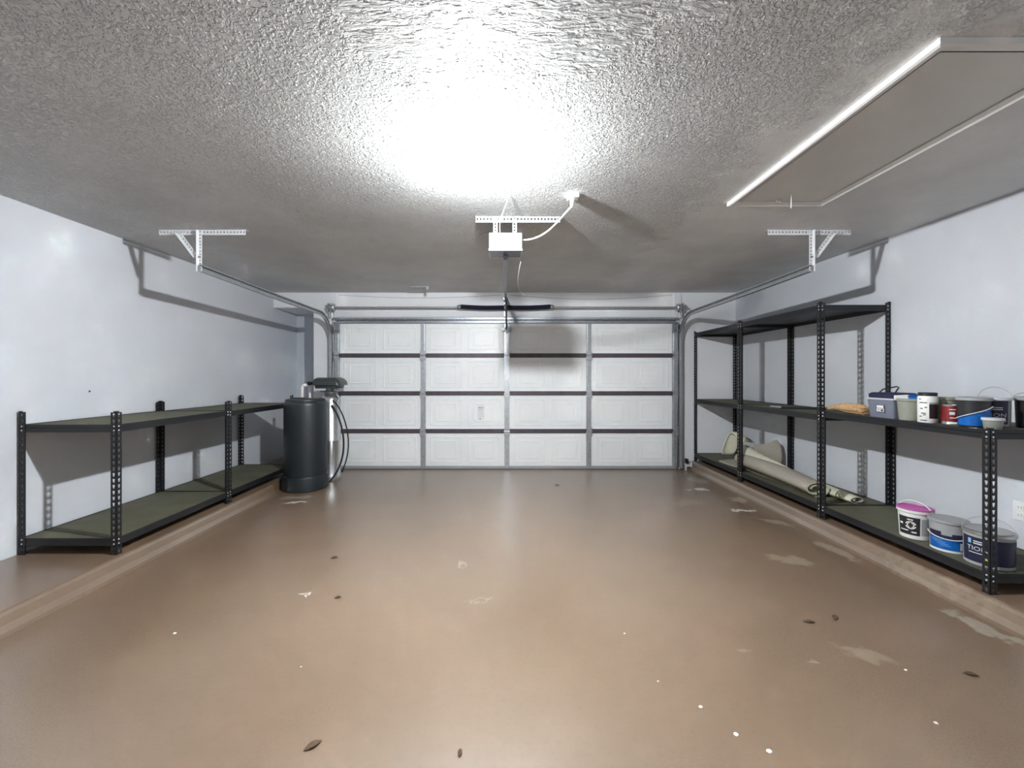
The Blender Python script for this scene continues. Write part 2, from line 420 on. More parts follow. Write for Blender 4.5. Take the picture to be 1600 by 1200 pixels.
for zt, zb in ((1.643, 1.579), (1.107, 1.043), (.572, .508)):
    for c in range(4):
        MB(DO).box(stx[c] + .043, stx[c + 1] - .043, 5.985, 6.02, zb + .001, zt - .001).build('rail', M['rail'], door)
    for x in stx:
        hb = MB(DO)
        hb.box(x - .04, x + .04, 5.962, 5.97, zb - .03, zb + .026).box(x - .035, x + .035, 5.962, 5.97, zb + .038, zt + .03)
        hb.tube([(x - .045, 5.96, zb + .032), (x + .045, 5.96, zb + .032)], .0075, 8)
        hb.build('hinge', M['galv'], door, bevel=.001)
st = MB(DO)
for x0, x1 in zip(stx[:-1], stx[1:]):
    st.box(x0, x1, 5.985, 5.998, 2.062, 2.142)
st.box(-2.43, 2.43, 5.93, 5.985, 2.128, 2.142).box(-2.43, 2.43, 5.93, 5.938, 2.112, 2.13).box(-2.43, 2.43, 5.945, 5.985, 2.066, 2.082)
st.build('top_strut', M['galv_dark'], door, bevel=.001)
MB(DO).box(-2.42, 2.42, 5.985, 6.02, .004, .045).build('bottom_seal', M['greypl'], door, bevel=.004)
# warning sticker on the third row
lb = MB(DO); lb.box(-.405, -.30, 5.9955, 5.9995, .70, .915)
lb.mat(1).box(-.385, -.345, 5.995, 5.9956, .868, .876).box(-.33, -.318, 5.995, 5.9956, .866, .878).box(-.39, -.315, 5.995, 5.9956, .848, .851)
for k in range(6): lb.box(-.39, -.33 + .01 * (k % 3), 5.995, 5.9956, .828 - k * .017, .829 - k * .017)
lb.box(-.37, -.352, 5.995, 5.9956, .706, .716)
o = lb.build('warning_sticker', [M['paper'], M['ink']], door); o['label'] = 'white warning sticker with small print'
# top roller brackets and centre operator bracket
for x in (-2.385, 2.395):
    MB(DO).box(x - .04, x + .04, 5.955, 5.97, 1.93, 2.08).box(x - .04, x + .04, 5.90, 5.97, 1.955, 1.965).build('top_bracket', M['galv_dark'], door, bevel=.001)
MB(DO).box(-.05, .085, 5.945, 5.97, 1.955, 2.0).box(.0, .035, 5.935, 5.97, 1.93, 2.06).build('operator_bracket', M['galv_dark'], door, bevel=.001)

# torsion shaft above the door
TZ, TY = 2.281, 5.93
ts = thing('torsion_spring_shaft', (0, TY, TZ), 'silver torsion shaft with two dark blue springs above the garage door', 'torsion shaft')
O = (0, TY, TZ)
MB(O).tube([(-2.52, TY, TZ), (2.56, TY, TZ)], .0135, 12).build('shaft', M['galv'], ts, smooth=True)
for sg in (-1, 1):
    m_ = MB(O); prof_ = []
    n = 90; pts = []
    for k in range(n + 1):
        t = k / n; x = sg * (.02 + .61 * t)
        sag = -.006 * math.sin(pi * t) + .012 * t * t
        pts.append(Vector((x, TY, TZ + sag)))
    rs = [.031 + (.0035 if k % 2 else 0) for k in range(n + 1)]
    m_.tube(pts, rs, 16)
    m_.build('spring', M['spring'], ts, smooth=False)
    m_ = MB(O); x0 = sg * .63
    m_.lathe([(.0, 0), (.03, 0), (.034, .01 * sg), (.03, .03 * sg), (.022, .05 * sg), (.0, .055 * sg)], (x0, TY, TZ + .008), 16, 'x')
    m_.build('winding_cone', M['galv_dark'], ts, smooth=True)
    xd = sg * 2.43
    m_ = MB(O); m_.lathe([(.015, -.03 * sg), (.05, -.03 * sg), (.055, -.02 * sg), (.04, -.012 * sg), (.042, .02 * sg), (.058, .028 * sg), (.058, .034 * sg), (.015, .036 * sg)], (xd, TY, TZ), 20, 'x')
    m_.build('cable_drum', M['galv'], ts, smooth=True)
    m_ = MB(O); xb = sg * 2.478
    m_.box(xb - .003, xb + .003, TY - .05, YB - .02, TZ - .06, TZ + .06).box(xb - .003, xb + .003, TY + .0, YB - .02, TZ - .14, TZ - .06)
    m_.box(xb - .02, xb + .02, YB - .024, YB - .02, TZ - .14, TZ + .07)
    m_.build('bearing_plate', M['galv'], ts, bevel=.001)
    MB(O).tube([(sg * 2.40, TY - .03, TZ - .02), (sg * 2.405, TY - .02, 1.2), (sg * 2.41, 5.94, .12)], .003, 6).build('lift_cable', M['wire'], ts)
m_ = MB(O); m_.lathe([(.014, -.02), (.045, -.018), (.048, 0), (.045, .018), (.014, .02)], (.0, TY, TZ), 18, 'x')
m_.box(-.025, .025, TY + .04, YB - .012, TZ - .12, TZ + .09).box(-.004, .004, TY, YB - .012, TZ - .05, TZ + .06)
m_.build('centre_bracket', M['galv_dark'], ts, bevel=.001)

# ------------------------------------------------------------------ tracks with hangers
HOLE = lambda a, b: [(-a, -b), (0, -b * 1.2), (a, -b), (a * 1.2, 0), (a, b), (0, b * 1.2), (-a, b), (-a * 1.2, 0)]
def track(sg, label):
    X = sg * 2.47
    base = (X, 5.93, 0)
    root = thing('door_track', base, label, 'garage door track', 'garage door tracks')
    # path (y, z) and normal direction towards the door's inside
    path = [(5.935, .03), (5.935, .9), (5.935, 1.80)]
    r = .36
    for k in range(1, 13):
        a = pi / 2 * k / 12
        path.append((5.935 - r * (1 - cos(a)), 1.80 + r * sin(a)))
    path += [(4.6, 2.17), (3.40, 2.19)]
    # C profile: (outward x, normal)
    w, d, lip, t = .028, .03, .010, .0025
    pr = [(-d, w), (-d, w - lip), (-d + t, w - lip), (-d + t, w - t), (-t, w - t), (-t, -w + t), (-d + t, -w + t), (-d + t, -w + lip), (-d, -w + lip), (-d, -w), (0, -w), (0, w)]
    mb = MB(base); vs = []; fs = []; n = len(pr)
    for i, (y, z) in enumerate(path):
        a = path[max(i - 1, 0)]; c = path[min(i + 1, len(path) - 1)]
        tv = Vector((c[0] - a[0], c[1] - a[1])).normalized(); nv = Vector((-tv.y, tv.x))
        for u, v in pr: vs.append((X + sg * u, y + nv.x * v, z + nv.y * v))
    for i in range(len(path) - 1):
        for k in range(n):
            fs.append((i * n + k, i * n + (k + 1) % n, (i + 1) * n + (k + 1) % n, (i + 1) * n + k))
    fs.append(tuple(range(n))); fs.append(tuple((len(path) - 1) * n + k for k in range(n)))
    mb.add(vs, fs).build('rail', M['galv'], root)
    # wall angle behind the vertical rail
    MB(base).box(X + sg * .001, X + sg * .004, 5.94, YB - .002, .02, 2.05).box(min(X, X + sg * .035), max(X, X + sg * .035), YB - .005, YB - .001, .02, 2.05).build('wall_angle', M['galv_dark'], root)
    # ceiling angle: perforated L
    xa, xb = (-2.805, -2.105) if sg < 0 else (2.125, 2.795)
    yh = 3.42; n_ = int((xb - xa) / .026)
    p = (xb - xa) / n_
    a = MB(base)
    a.perf(lambda u, v, q: (xa + u, yh + q, H - .046 + v), n_, p, .046, .003, HOLE(.0058, .0058))
    a.box(xa, xb, yh, yh + .04, H - .003, H - .0005)
    a.build('ceiling_angle', M['perf'], root)
    xs = X + sg * .0
    v_ = MB(base)
    v_.perf(lambda u, v, q: (xs - .016 + v, yh - .004 - q, 2.165 + u), 13, .0258, .032, .003, HOLE(.005, .005))
    v_.box(xs - .016 if sg < 0 else xs + .013, xs - .013 if sg < 0 else xs + .016, yh - .03, yh - .004, 2.165, 2.50)
    v_.build('hanger_strap', M['perf'], root)
    d0 = Vector((X + sg * .175, yh - .008, 2.485)); d1 = Vector((X + sg * .025, yh - .008, 2.285))
    dv = (d1 - d0).normalized(); pv = Vector((dv.z, 0, -dv.x)); ln = (d1 - d0).length
    q_ = MB(base); ncell = 9
    q_.perf(lambda u, v, q: d0 + dv * u + pv * (v - .016) + Vector((0, -q, 0)), ncell, ln / ncell, .032, .003, HOLE(.005, .005))
    e0 = d0 + pv * (.016 * -sg) * 1.0; e1 = d1 + pv * (.016 * -sg)
    q_.bar(e0 + Vector((0, -.014, 0)), e1 + Vector((0, -.014, 0)), .024, .003, up=tuple(pv))
    q_.build('brace', M['perf'], root)
    for z in (2.19, 2.285):
        MB(base).lathe([(0, -.012), (.008, -.012), (.008, 0)], (X, yh - .005, z), 8, 'y').build('bolt', M['galv_dark'], root)
    return root
track(-1, 'galvanised garage door track on the left with white perforated ceiling hanger')
track(1, 'galvanised garage door track on the right with white perforated ceiling hanger')

# ------------------------------------------------------------------ opener
OB = (0, 3.05, 2.36)
op = thing('garage_door_opener', OB, 'white ceiling hung garage door opener with dark lens and long steel rail', 'garage door opener')
mb = MB(OB); mb.box(-.122, .122, 3.055, 3.265, 2.242, 2.362)
mb.build('motor_housing', M['opener'], op, bevel=.006)
mb = MB(OB); mb.lathe([(0, -.006), (.010, -.006), (.014, 0)], (.0, 3.055, 2.305), 16, 'y')
o = mb.build('button', M['whitepl'], op, smooth=False)
mb = MB(OB); mb.box(-.122, .122, 3.055, 3.067, 2.232, 2.242).box(-.122, .122, 3.248, 3.265, 2.232, 2.242).box(-.122, -.113, 3.067, 3.248, 2.232, 2.242).box(.113, .122, 3.067, 3.248, 2.232, 2.242)
lf = mb.build('lens_frame', M['opener_frame'], op)
mb = MB(OB); mb.box(-.1125, .1125, 3.068, 3.247, 2.234, 2.241).build('lens', M['lens'], lf)
a = MB(OB); xa, xb, ya = -.222, .405, 3.13
n_ = 25; p = (xb - xa) / n_
a.perf(lambda u, v, q: (xa + u, ya + q, H - .05 + v), n_, p, .05, .003, HOLE(.0058, .0058))
a.box(xa, xb, ya, ya + .04, H - .003, H - .0005)
a.build('ceiling_angle', M['perf_toned_down'], op)
for x in (-.075, .067):
    s_ = MB(OB); s_.perf(lambda u, v, q: (x - .016 + v, ya - .004 - q, 2.345 + u), 7, .0224, .032, .003, HOLE(.005, .005))
    s_.build('hanger_strap', M['perf_toned_down'], op)
mb = MB(OB)
a0 = Vector((0, 3.21, 2.222)); a1 = Vector((0, 5.95, 2.415))
mb.bar(a0, a1, .034, .036)
mb.build('rail', M['galv_dark'], op, bevel=.003)
mb = MB(OB); mb.bar((0, 5.80, 2.385), (0, 5.90, 2.395), .065, .03); mb.box(-.012, .012, 5.9, 6.015, 2.36, 2.44)
mb.build('header_bracket', M['galv_dark'], op)
mb = MB(OB); mb.bar((.004, 5.80, 2.39), (.012, 5.925, 1.97), .02, .006, up=(0, 1, 0)); mb.build('door_arm', M['rubber'], op)
mb = MB(OB); mb.tube(bez((-.035, 3.10, 2.36), (-.06, 3.05, 2.42), (-.02, 2.95, 2.47), (.03, 2.75, 2.505), 14), .0025, 6)
mb.build('bell_wire', M['cordw'], op)
mb = MB(OB); mb.tube(bez((.115, 3.2, 2.19), (.10, 3.25, 2.12), (.07, 3.5, 2.03), (.165, 3.6, 2.01), 16), .0015, 6); mb.build('antenna', M['cordw'], op)
mb = MB(OB); mb.tube(bez((.122, 3.1, 2.32), (.30, 3.06, 2.31), (.36, 2.92, 2.40), (.435, 2.785, 2.44), 24), .0055, 8)
mb.tube([(.434, 2.79, 2.435), (.437, 2.775, 2.465), (.438, 2.77, 2.482)], [.008, .013, .013], 10)
mb.build('power_cord', M['cordw'], op, smooth=True)
oc = MB((.44, 2.77, H)); oc.box(.405, .475, 2.735, 2.805, 2.485, H - .001).mat(1).box(.43, .44, 2.7345, 2.7352, 2.49, 2.5)
tag(oc.build('ceiling_outlet', [M['whitepl'], M['ink']], bevel=.004), 'small white ceiling outlet where the opener cord plugs in', 'outlet')

# ceiling lamp
LP = (-.15, 2.2, H)
lamp = thing('ceiling_lamp', LP, 'glaring lit white ceiling lamp in the middle of the garage ceiling', 'ceiling lamp')
MB(LP).lathe([(0, H - .001), (.060, H - .001), (.060, H - .010), (.042, H - .016), (0, H - .016)], (LP[0], LP[1], 0), 32).build('lamp_holder', M['lampbase'], lamp, smooth=True)
pr = [(.030, H - .0165), (.038, H - .020), (.041, H - .026), (.041, H - .048), (.035, H - .056), (.020, H - .061), (0, H - .062)]
MB(LP).lathe(pr, (LP[0], LP[1], 0), 20).build('bulb', M['glow'], lamp, smooth=True)

# attic hatch
HX0, HX1, HY0, HY1 = 1.52, 2.17, 1.477, 2.90
HO = (1.845, 2.19, H)
hat = thing('attic_hatch', HO, 'grey attic hatch panel in a white wooden frame on the ceiling', 'attic hatch')
MB(HO).box(HX0 + .05, HX1 - .05, HY0 + .05, HY1 - .05, H - .012, H - .002).build('hatch_panel', M['panel'], hat)
w = .055
def casing(p0, p1, inward):
    p0 = Vector(p0); p1 = Vector(p1); iv = Vector(inward); d = (p1 - p0).normalized()
    mb = MB(HO); vs = []
    prof_ = [(0, 0), (0, -.022), (.012, -.026), (.022, -.02), (.042, -.017), (.05, -.011), (w, -.011), (w, 0)]
    for p, sgn in ((p0, 1), (p1, -1)):
        for q, z in prof_: vs.append(p + iv * q + d * (q * sgn) + Vector((0, 0, z - .001)))
    n = len(prof_)
    fs = [tuple(range(n)), tuple(range(n, 2 * n))] + [(i, (i + 1) % n, n + (i + 1) % n, n + i) for i in range(n)]
    mb.add(vs, fs).build('casing', M['trim'], hat)
casing((HX0, HY0, H), (HX0, HY1, H), (1, 0, 0)); casing((HX1, HY0, H), (HX1, HY1, H), (-1, 0, 0))
casing((HX0, HY0, H), (HX1, HY0, H), (0, 1, 0)); casing((HX0, HY1, H), (HX1, HY1, H), (0, -1, 0))
MB(HO).tube([(1.86, 2.75, H - .01), (1.861, 2.752, 2.46), (1.858, 2.75, 2.415)], .0022, 6).build('pull_cord', M['cordw'], hat)
MB(HO).tube([(1.79, 2.80, H - .012), (1.80, 2.80, H - .03), (1.82, 2.80, H - .03), (1.83, 2.80, H - .012)], .003, 6).build('hook', M['tin'], hat)

# small things on the header
wr = MB((0, YB - .01, 2.45))
for a, c in ((-2.38, -.06), (.06, 2.38)):
    wr.tube([(a + (c - a) * k / 14, YB - .006, 2.475 - .075 * math.sin(pi * (k / 14)) * (.55 if a < 0 else .8)) for k in range(15)], .003, 6)
tag(wr.build('bell_wire', M['wire']), 'thin grey wire sagging along the wall above the torsion shaft', 'wire')
sb = MB((-1.15, 5.6, H)); sb.box(-1.26, -1.02, 5.585, 5.605, H - .012, H - .0005).box(-1.05, -1.02, 5.585, 5.589, H - .05, H - .012)
tag(sb.build('ceiling_bracket', M['galv']), 'small bent metal bracket on the ceiling left of the opener rail', 'bracket')

# safety sensor at the foot of the right track
SO = (2.53, 5.9, 0)
sn = thing('safety_sensor', SO, 'small dark safety sensor with pale bracket at the foot of the right door track', 'sensor')
MB(SO).box(2.515, 2.545, 5.87, 5.93, .10, .165).build('sensor_body', M['rubber'], sn, bevel=.004)
MB(SO).box(2.512, 2.60, 5.90, 5.94, .055, .10).box(2.585, 2.605, 5.89, 5.945, .045, .125).box(2.512, 2.532, 5.9, 5.92, 0, .06).build('bracket', M['toterim'], sn, bevel=.004)

# wall outlet right
ol = thing('wall_outlet', (XR, 2.69, .458), 'white wall outlet low on the right wall beyond the paint cans', 'outlet')
MB((XR, 2.69, .458)).box(XR - .006, XR - .0005, 2.655, 2.73, .40, .52).build('cover_plate', M['whitepl'], ol, bevel=.002)
mb = MB((XR, 2.69, .458))
for z in (.435, .485):
    mb.box(XR - .009, XR - .006, 2.675, 2.71, z - .016, z + .016).mat(1).box(XR - .0095, XR - .009, 2.683, 2.685, z - .006, z + .008).box(XR - .0095, XR - .009, 2.698, 2.7, z - .006, z + .008).mat(0)
mb.build('socket', [M['whitepl'], M['ink']], ol)

# ------------------------------------------------------------------ steel racks
KEY = [(-.0125, -.0035), (-.0125, 0), (-.0125, .0035), (0, .0065), (.009, .0085), (.0125, 0), (.009, -.0085), (0, -.0065)]
KEY = [(-.012, -.004), (.0, -.007), (.010, -.0085), (.0125, 0), (.010, .0085), (.0, .007), (-.012, .004), (-.0125, 0)]
posts = {}
def post_mesh(hgt):
    k = round(hgt, 3)
    if k in posts: return posts[k]
    n = round(hgt / .0395); p = hgt / n; w, t = .040, .0022
    mb = MB()
    mb.perf(lambda u, v, q: (v, q, u), n, p, w, t, KEY)
    mb.perf(lambda u, v, q: (q, v, u), n, p, w, t, KEY)
    mb.box(-.001, .042, -.001, .004, -.0, .006).box(-.001, .004, -.001, .042, -.0, .006)
    mb.box(-.001, .020, -.001, .004, hgt - .001, hgt + .008).box(-.001, .004, -.001, .020, hgt - .001, hgt + .008)
    o = mb.build('post', M['black'])
    posts[k] = o.data; bpy.data.objects.remove(o)
    return posts[k]
def rack(x0, x1, y0, y1, hgt, levels, label, group):
    base = Vector(((x0 + x1) / 2, (y0 + y1) / 2, LZ))
    root = thing('storage_rack', base, label, 'storage rack', group)
    me = post_mesh(hgt)
    for (x, y, a) in ((x0, y0, 0), (x1, y0, pi / 2), (x1, y1, pi), (x0, y1, -pi / 2)):
        o = bpy.data.objects.new('post', me); C.objects.link(o); o.parent = root
        o.location = Vector((x, y, LZ)) - base; o.rotation_euler = (0, 0, a)
    for z in levels:               # z = top of the board
        bh = .048; i = .003
        for side in range(4):
            mb = MB(base)
            if side < 2:
                y = y0 + i if side == 0 else y1 - i; sg = 1 if side == 0 else -1
                mb.box(x0 + .005, x1 - .005, min(y, y + sg * .002), max(y, y + sg * .002), z - bh, z + .004)
                mb.box(x0 + .005, x1 - .005, min(y, y + sg * .022), max(y, y + sg * .022), z - .018, z - .016)
                mb.mat(1)
                for x in (x0 + .018, x1 - .018):
                    for zz in (z - .008, z - .036): mb.lathe([(0, -.005 * sg), (.004, -.0045 * sg), (.0055, -.003 * sg), (.0055, 0)], (x, y - sg * .0005, zz), 8, 'y')
            else:
                x = x0 + i if side == 2 else x1 - i; sg = 1 if side == 2 else -1
                mb.box(min(x, x + sg * .002), max(x, x + sg * .002), y0 + .005, y1 - .005, z - bh, z + .004)
                mb.box(min(x, x + sg * .022), max(x, x + sg * .022), y0 + .005, y1 - .005, z - .018, z - .016)
                mb.mat(1)
                for y in (y0 + .018, y1 - .018):
                    for zz in (z - .008, z - .036): mb.lathe([(0, -.005 * sg), (.004, -.0045 * sg), (.0055, -.003 * sg), (.0055, 0)], (x - sg * .0005, y, zz), 8, 'x')
            mb.build('beam', [M['black'], M['rivet']], root)
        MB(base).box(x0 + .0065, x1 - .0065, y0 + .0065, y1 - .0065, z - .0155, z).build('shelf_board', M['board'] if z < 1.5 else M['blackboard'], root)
    return root
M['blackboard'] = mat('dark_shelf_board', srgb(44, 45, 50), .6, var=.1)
SH = .222
rack(-3.29, -2.63, 2.855, 4.02, .965, (SH, .99), 'low black steel rack on the left curb, the one nearer the camera', 'low black racks along the left wall')
rack(-3.29, -2.635, 4.026, 5.245, .965, (SH, .985), 'low black steel rack on the left curb, reaching behind the black tank', 'low black racks along the left wall')
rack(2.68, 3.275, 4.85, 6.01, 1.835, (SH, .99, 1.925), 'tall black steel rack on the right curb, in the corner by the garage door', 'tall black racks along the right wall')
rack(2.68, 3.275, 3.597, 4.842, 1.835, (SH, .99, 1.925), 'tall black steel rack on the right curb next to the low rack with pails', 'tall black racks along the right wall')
rack(2.68, 3.275, 2.336, 3.588, .915, (SH, 1.02), 'low black steel rack on the right curb holding the pails and bins', 'low black racks along the right wall')

# ------------------------------------------------------------------ water softener
SX, SY = -2.365, 5.0
sf = thing('brine_tank', (SX, SY, 0), 'tall black round plastic tank with a wider base, at the end of the left racks', 'water softener tank')
O = (SX, SY, 0); r = .236
MB(O).lathe([(r - .003, .17), (r, .2), (r, .985), (r - .004, 1.005), (r - .02, 1.03), (r - .05, 1.04)], (SX, SY, 0), 56).build('tank', M['tank'], sf, smooth=True)
MB(O).lathe([(0, 0), (.235, 0), (.250, .01), (.252, .15), (.246, .168), (.225, .176)], (SX - .008, SY, 0), 56).build('tank_base', M['tank'], sf, smooth=True)
MB(O).lathe([(r - .018, 1.032), (r - .02, 1.046), (r - .04, 1.052), (0, 1.056)], (SX, SY, 0), 56).box(SX - .17, SX - .02, SY - .03, SY + .04, 1.05, 1.066).build('lid', M['tank'], sf, smooth=True)
RX, RY = -2.235, 5.40
rt = thing('resin_tank', (RX, RY, 0), 'shiny silver resin tank with dark control head behind the black brine tank', 'water softener tank')
O = (RX, RY, 0); r = .118
MB(O).lathe([(0, 0), (r, 0), (r + .006, .01), (r + .006, .06), (r, .07), (r, .50), (r + .003, .505), (r, .51), (r, 1.02), (r * .8, 1.07), (r * .5, 1.10), (0, 1.11)], (RX, RY, 0), 48).build('tank_jacket', M['jacket'], rt, smooth=True)
# control head
hb = MB(O)
def loop(z, xl, xr, yn, yf, rr=.05, n=6):
    pts = []
    for cx, cy, a0 in ((xr - rr, yf - rr, 0), (xl + rr, yf - rr, pi / 2), (xl + rr, yn + rr, pi), (xr - rr, yn + rr, 1.5 * pi)):
        for k in range(n): 
            a = a0 + pi / 2 * k / (n - 1); pts.append((cx + rr * cos(a), cy + rr * sin(a), z))
    return pts
def loft(mb, loops):
    n = len(loops[0]); vs = [p for l in loops for p in l]; fs = [tuple(range(n))[::-1], tuple((len(loops) - 1) * n + k for k in range(n))]
    for i in range(len(loops) - 1):
        for k in range(n): fs.append((i * n + k, i * n + (k + 1) % n, (i + 1) * n + (k + 1) % n, (i + 1) * n + k))
    mb.add(vs, fs); return mb
loft(hb, [loop(1.165, -2.385, -2.10, 5.25, 5.52), loop(1.255, -2.395, -2.085, 5.24, 5.53)]).build('head_body', M['headplastic'], rt, smooth=True)
loft(MB(O), [loop(1.205, -2.40, -2.055, 5.22, 5.54), loop(1.25, -2.405, -2.065, 5.22, 5.54), loop(1.285, -2.39, -2.095, 5.235, 5.53), loop(1.302, -2.36, -2.125, 5.27, 5.50)]).build('head_cover', M['headplastic'], rt, smooth=True)
MB(O).lathe([(0, 1.10), (.075, 1.10), (.08, 1.12), (.06, 1.135), (.06, 1.17), (0, 1.17)], (RX, RY, 0), 24).box(-2.16, -2.07, 5.30, 5.4, 1.13, 1.168).box(-2.36, -2.15, 5.38, 5.42, 1.115, 1.135).build('valve', M['galv_dark'], rt, smooth=False)
mb = MB(O)
for z, x in ((1.225, -2.56), (1.232, -2.50)):
    mb.tube([(x, 5.45, z), (-2.42, 5.45, z)], .018, 12).tube([(x + .02, 5.45, z), (x + .045, 5.45, z)], .025, 12)
mb.build('pipe_fitting', M['rubber'], rt)
for x, yy in ((-2.615, 5.43), (-2.535, 5.47)):
    mb = MB(O)
    pts = [(x, yy, .115 if x < -2.6 else .01), (x, yy, 1.165)] + [(x + .03 * (1 - cos(a)), yy, 1.165 + .04 * sin(a)) for a in [pi / 2 * k / 6 for k in range(1, 7)]] + [(x + .055, yy, 1.205)]
    mb.tube(pts, .0155, 14)
    mb.tube([(x, yy, 1.14), (x, yy, 1.172)], .019, 14).tube([(x + .03, yy, 1.205), (x + .06, yy, 1.205)], .019, 14)
    o = mb.build('supply_pipe', M['pvc'], rt, smooth=True); o['label'] = 'white plastic supply pipe with elbow'
mb = MB(O); mb.tube(bez((-2.16, 5.28, 1.02), (-2.0, 5.22, .90), (-1.86, 5.25, .50), (-2.04, 5.28, .14), 26), .008, 8).tube([(-2.04, 5.28, .14), (-2.047, 5.28, .12)], .013, 8)
mb.build('drain_tube', M['rubber'], rt, smooth=True)
mb = MB(O); mb.tube(bez((-2.17, 5.27, .96), (-1.98, 5.22, .72), (-1.9, 5.18, .30), (-2.13, 5.1, .04), 26), .011, 8)
mb.build('brine_hose', M['rubber'], rt, smooth=True)
mb = MB(O); mb.tube([(-2.13, 5.29, 1.07), (-2.09, 5.26, 1.05), (-2.085, 5.26, 1.03)], .007, 8); mb.build('overflow_elbow', M['rubber'], rt)

# ------------------------------------------------------------------ rolled carpet
def spiral_roll(mb, path, turns, th, flip=1, n=90):
    """path: (x, y, z_base, rx, rz); a loosely rolled sheet lofted along the path"""
    rows_o = []; rows_i = []
    for (x, y, zb, rx, rz) in path:
        ro = []; ri = []
        for k in range(n + 1):
            t = k / n; a = -pi * .5 + flip * turns * 2 * pi * t
            f = 1 - .58 * t ** .9
            for lst, g in ((ro, f), (ri, f - th / max(rx, rz))):
                lst.append((x + rx * g * cos(a), y, zb + rz + rz * g * sin(a)))
        rows_o.append(ro); rows_i.append(ri)
    mb.mat(0).grid(rows_o).mat(1).grid(rows_i)
    for ro, ri in ((rows_o[0], rows_i[0]), (rows_o[-1], rows_i[-1])):
        mb.mat(1).grid([ro, ri])
    mb.mat(0).grid([[r_[0] for r_ in rows_o], [r_[0] for r_ in rows_i]]).grid([[r_[-1] for r_ in rows_o], [r_[-1] for r_ in rows_i]])
CO = (2.85, 4.4, SH)
cr = thing('carpet_roll', CO, 'loosely rolled grey carpet with cream backing on the bottom shelf of the tall racks', 'carpet roll')
mb = MB(CO)
pth = []
for k in range(12):
    t = k / 11
    y = 3.82 + (5.02 - 3.82) * t
    x = 2.812 + .02 * t + .010 * sin(5 * t)
    pth.append((x, y, SH + .001, .130 + .012 * t, .076 + .034 * min(1, t * 1.35)))
spiral_roll(mb, pth, 1.75, .016, flip=1)
mb.build('carpet', [M['carpet'], M['cream']], cr, smooth=True, recalc=False)
# inner cream roll poking out of the near end
mb = MB(CO)
pth = [(3.02 - .03 * k / 7, 3.62 + .10 * k, SH + .001, .075 + .004 * k, .034 + .003 * k) for k in range(8)]
spiral_roll(mb, pth, 1.4, .010, flip=-1)
o = mb.build('inner_roll', [M['cream'], M['carpet']], cr, smooth=True, recalc=False)
def sheet(name, rows, mats, thick=.008, sub=2):
    mb = MB(CO); mb.grid(rows)
    o = mb.build(name, mats, cr, smooth=True, recalc=False)
    s1 = o.modifiers.new('sub', 'SUBSURF'); s1.levels = sub; s1.render_levels = sub
    s2 = o.modifiers.new('sol', 'SOLIDIFY'); s2.thickness = thick; s2.offset = 0
    return o
# cream tongue folded back over the roll, wide at the far end, narrowing towards the camera
rows = [
    [(2.76, 5.06, .40), (2.82, 5.08, .49), (2.90, 5.10, .50), (2.99, 5.06, .43)],
    [(2.75, 4.92, .41), (2.81, 4.94, .485), (2.88, 4.96, .49), (2.96, 4.94, .43)],
    [(2.765, 4.78, .42), (2.82, 4.79, .462), (2.88, 4.80, .46), (2.93, 4.80, .41)],
    [(2.80, 4.62, .415), (2.84, 4.62, .44), (2.88, 4.63, .43), (2.92, 4.63, .39)],
    [(2.84, 4.44, .405), (2.86, 4.44, .415), (2.88, 4.45, .41), (2.905, 4.45, .38)],
    [(2.86, 4.22, .375), (2.87, 4.22, .378), (2.88, 4.22, .375), (2.89, 4.22, .36)]]
sheet('backing_tongue', rows, M['cream'])['label'] = 'cream backing folded over the roll'
# the raised corner at the far end
rows = [
    [(2.70, 5.30, .33), (2.76, 5.32, .335), (2.82, 5.33, .33), (2.88, 5.30, .34)],
    [(2.725, 5.30, .43), (2.78, 5.34, .45), (2.83, 5.30, .45), (2.90, 5.28, .45)],
    [(2.765, 5.29, .54), (2.80, 5.30, .57), (2.85, 5.26, .57), (2.92, 5.22, .55)],
    [(2.80, 5.27, .62), (2.82, 5.27, .645), (2.87, 5.25, .635), (2.94, 5.18, .58)],
    [(2.82, 5.18, .60), (2.85, 5.18, .62), (2.90, 5.16, .60), (2.97, 5.10, .55)],
    [(2.82, 5.06, .50), (2.87, 5.05, .54), (2.92, 5.03, .53), (2.98, 5.01, .49)]]
sheet('raised_corner', rows, M['cream'])['label'] = 'raised cream corner of the carpet'
# grey pile-side flap standing against the wall
rows = [
    [(2.90, 4.98, .50), (3.00, 4.97, .515), (3.08, 4.95, .53), (3.17, 4.93, .60)],
    [(2.92, 4.94, .46), (3.02, 4.95, .47), (3.11, 4.93, .48), (3.205, 4.91, .51)],
    [(2.93, 4.90, .40), (3.03, 4.91, .40), (3.12, 4.90, .40), (3.215, 4.89, .41)],
    [(2.96, 4.86, .33), (3.05, 4.87, .31), (3.12, 4.87, .30), (3.18, 4.87, .29)]]
sheet('pile_flap', rows, M['carpet'], .012)['label'] = 'grey carpet flap leaning to the wall'
rows = [[(2.70, 5.42, SH + .012), (2.80, 5.45, SH + .014), (2.95, 5.45, SH + .03), (3.08, 5.42, SH + .02)],
        [(2.72, 5.2, SH + .012), (2.82, 5.2, SH + .02), (2.96, 5.2, SH + .05), (3.08, 5.2, SH + .03)],
        [(2.74, 4.97, SH + .012), (2.84, 4.97, SH + .03), (2.97, 4.97, SH + .06), (3.08, 4.97, SH + .03)]]
sheet('loose_end', rows, M['carpet'], .012)

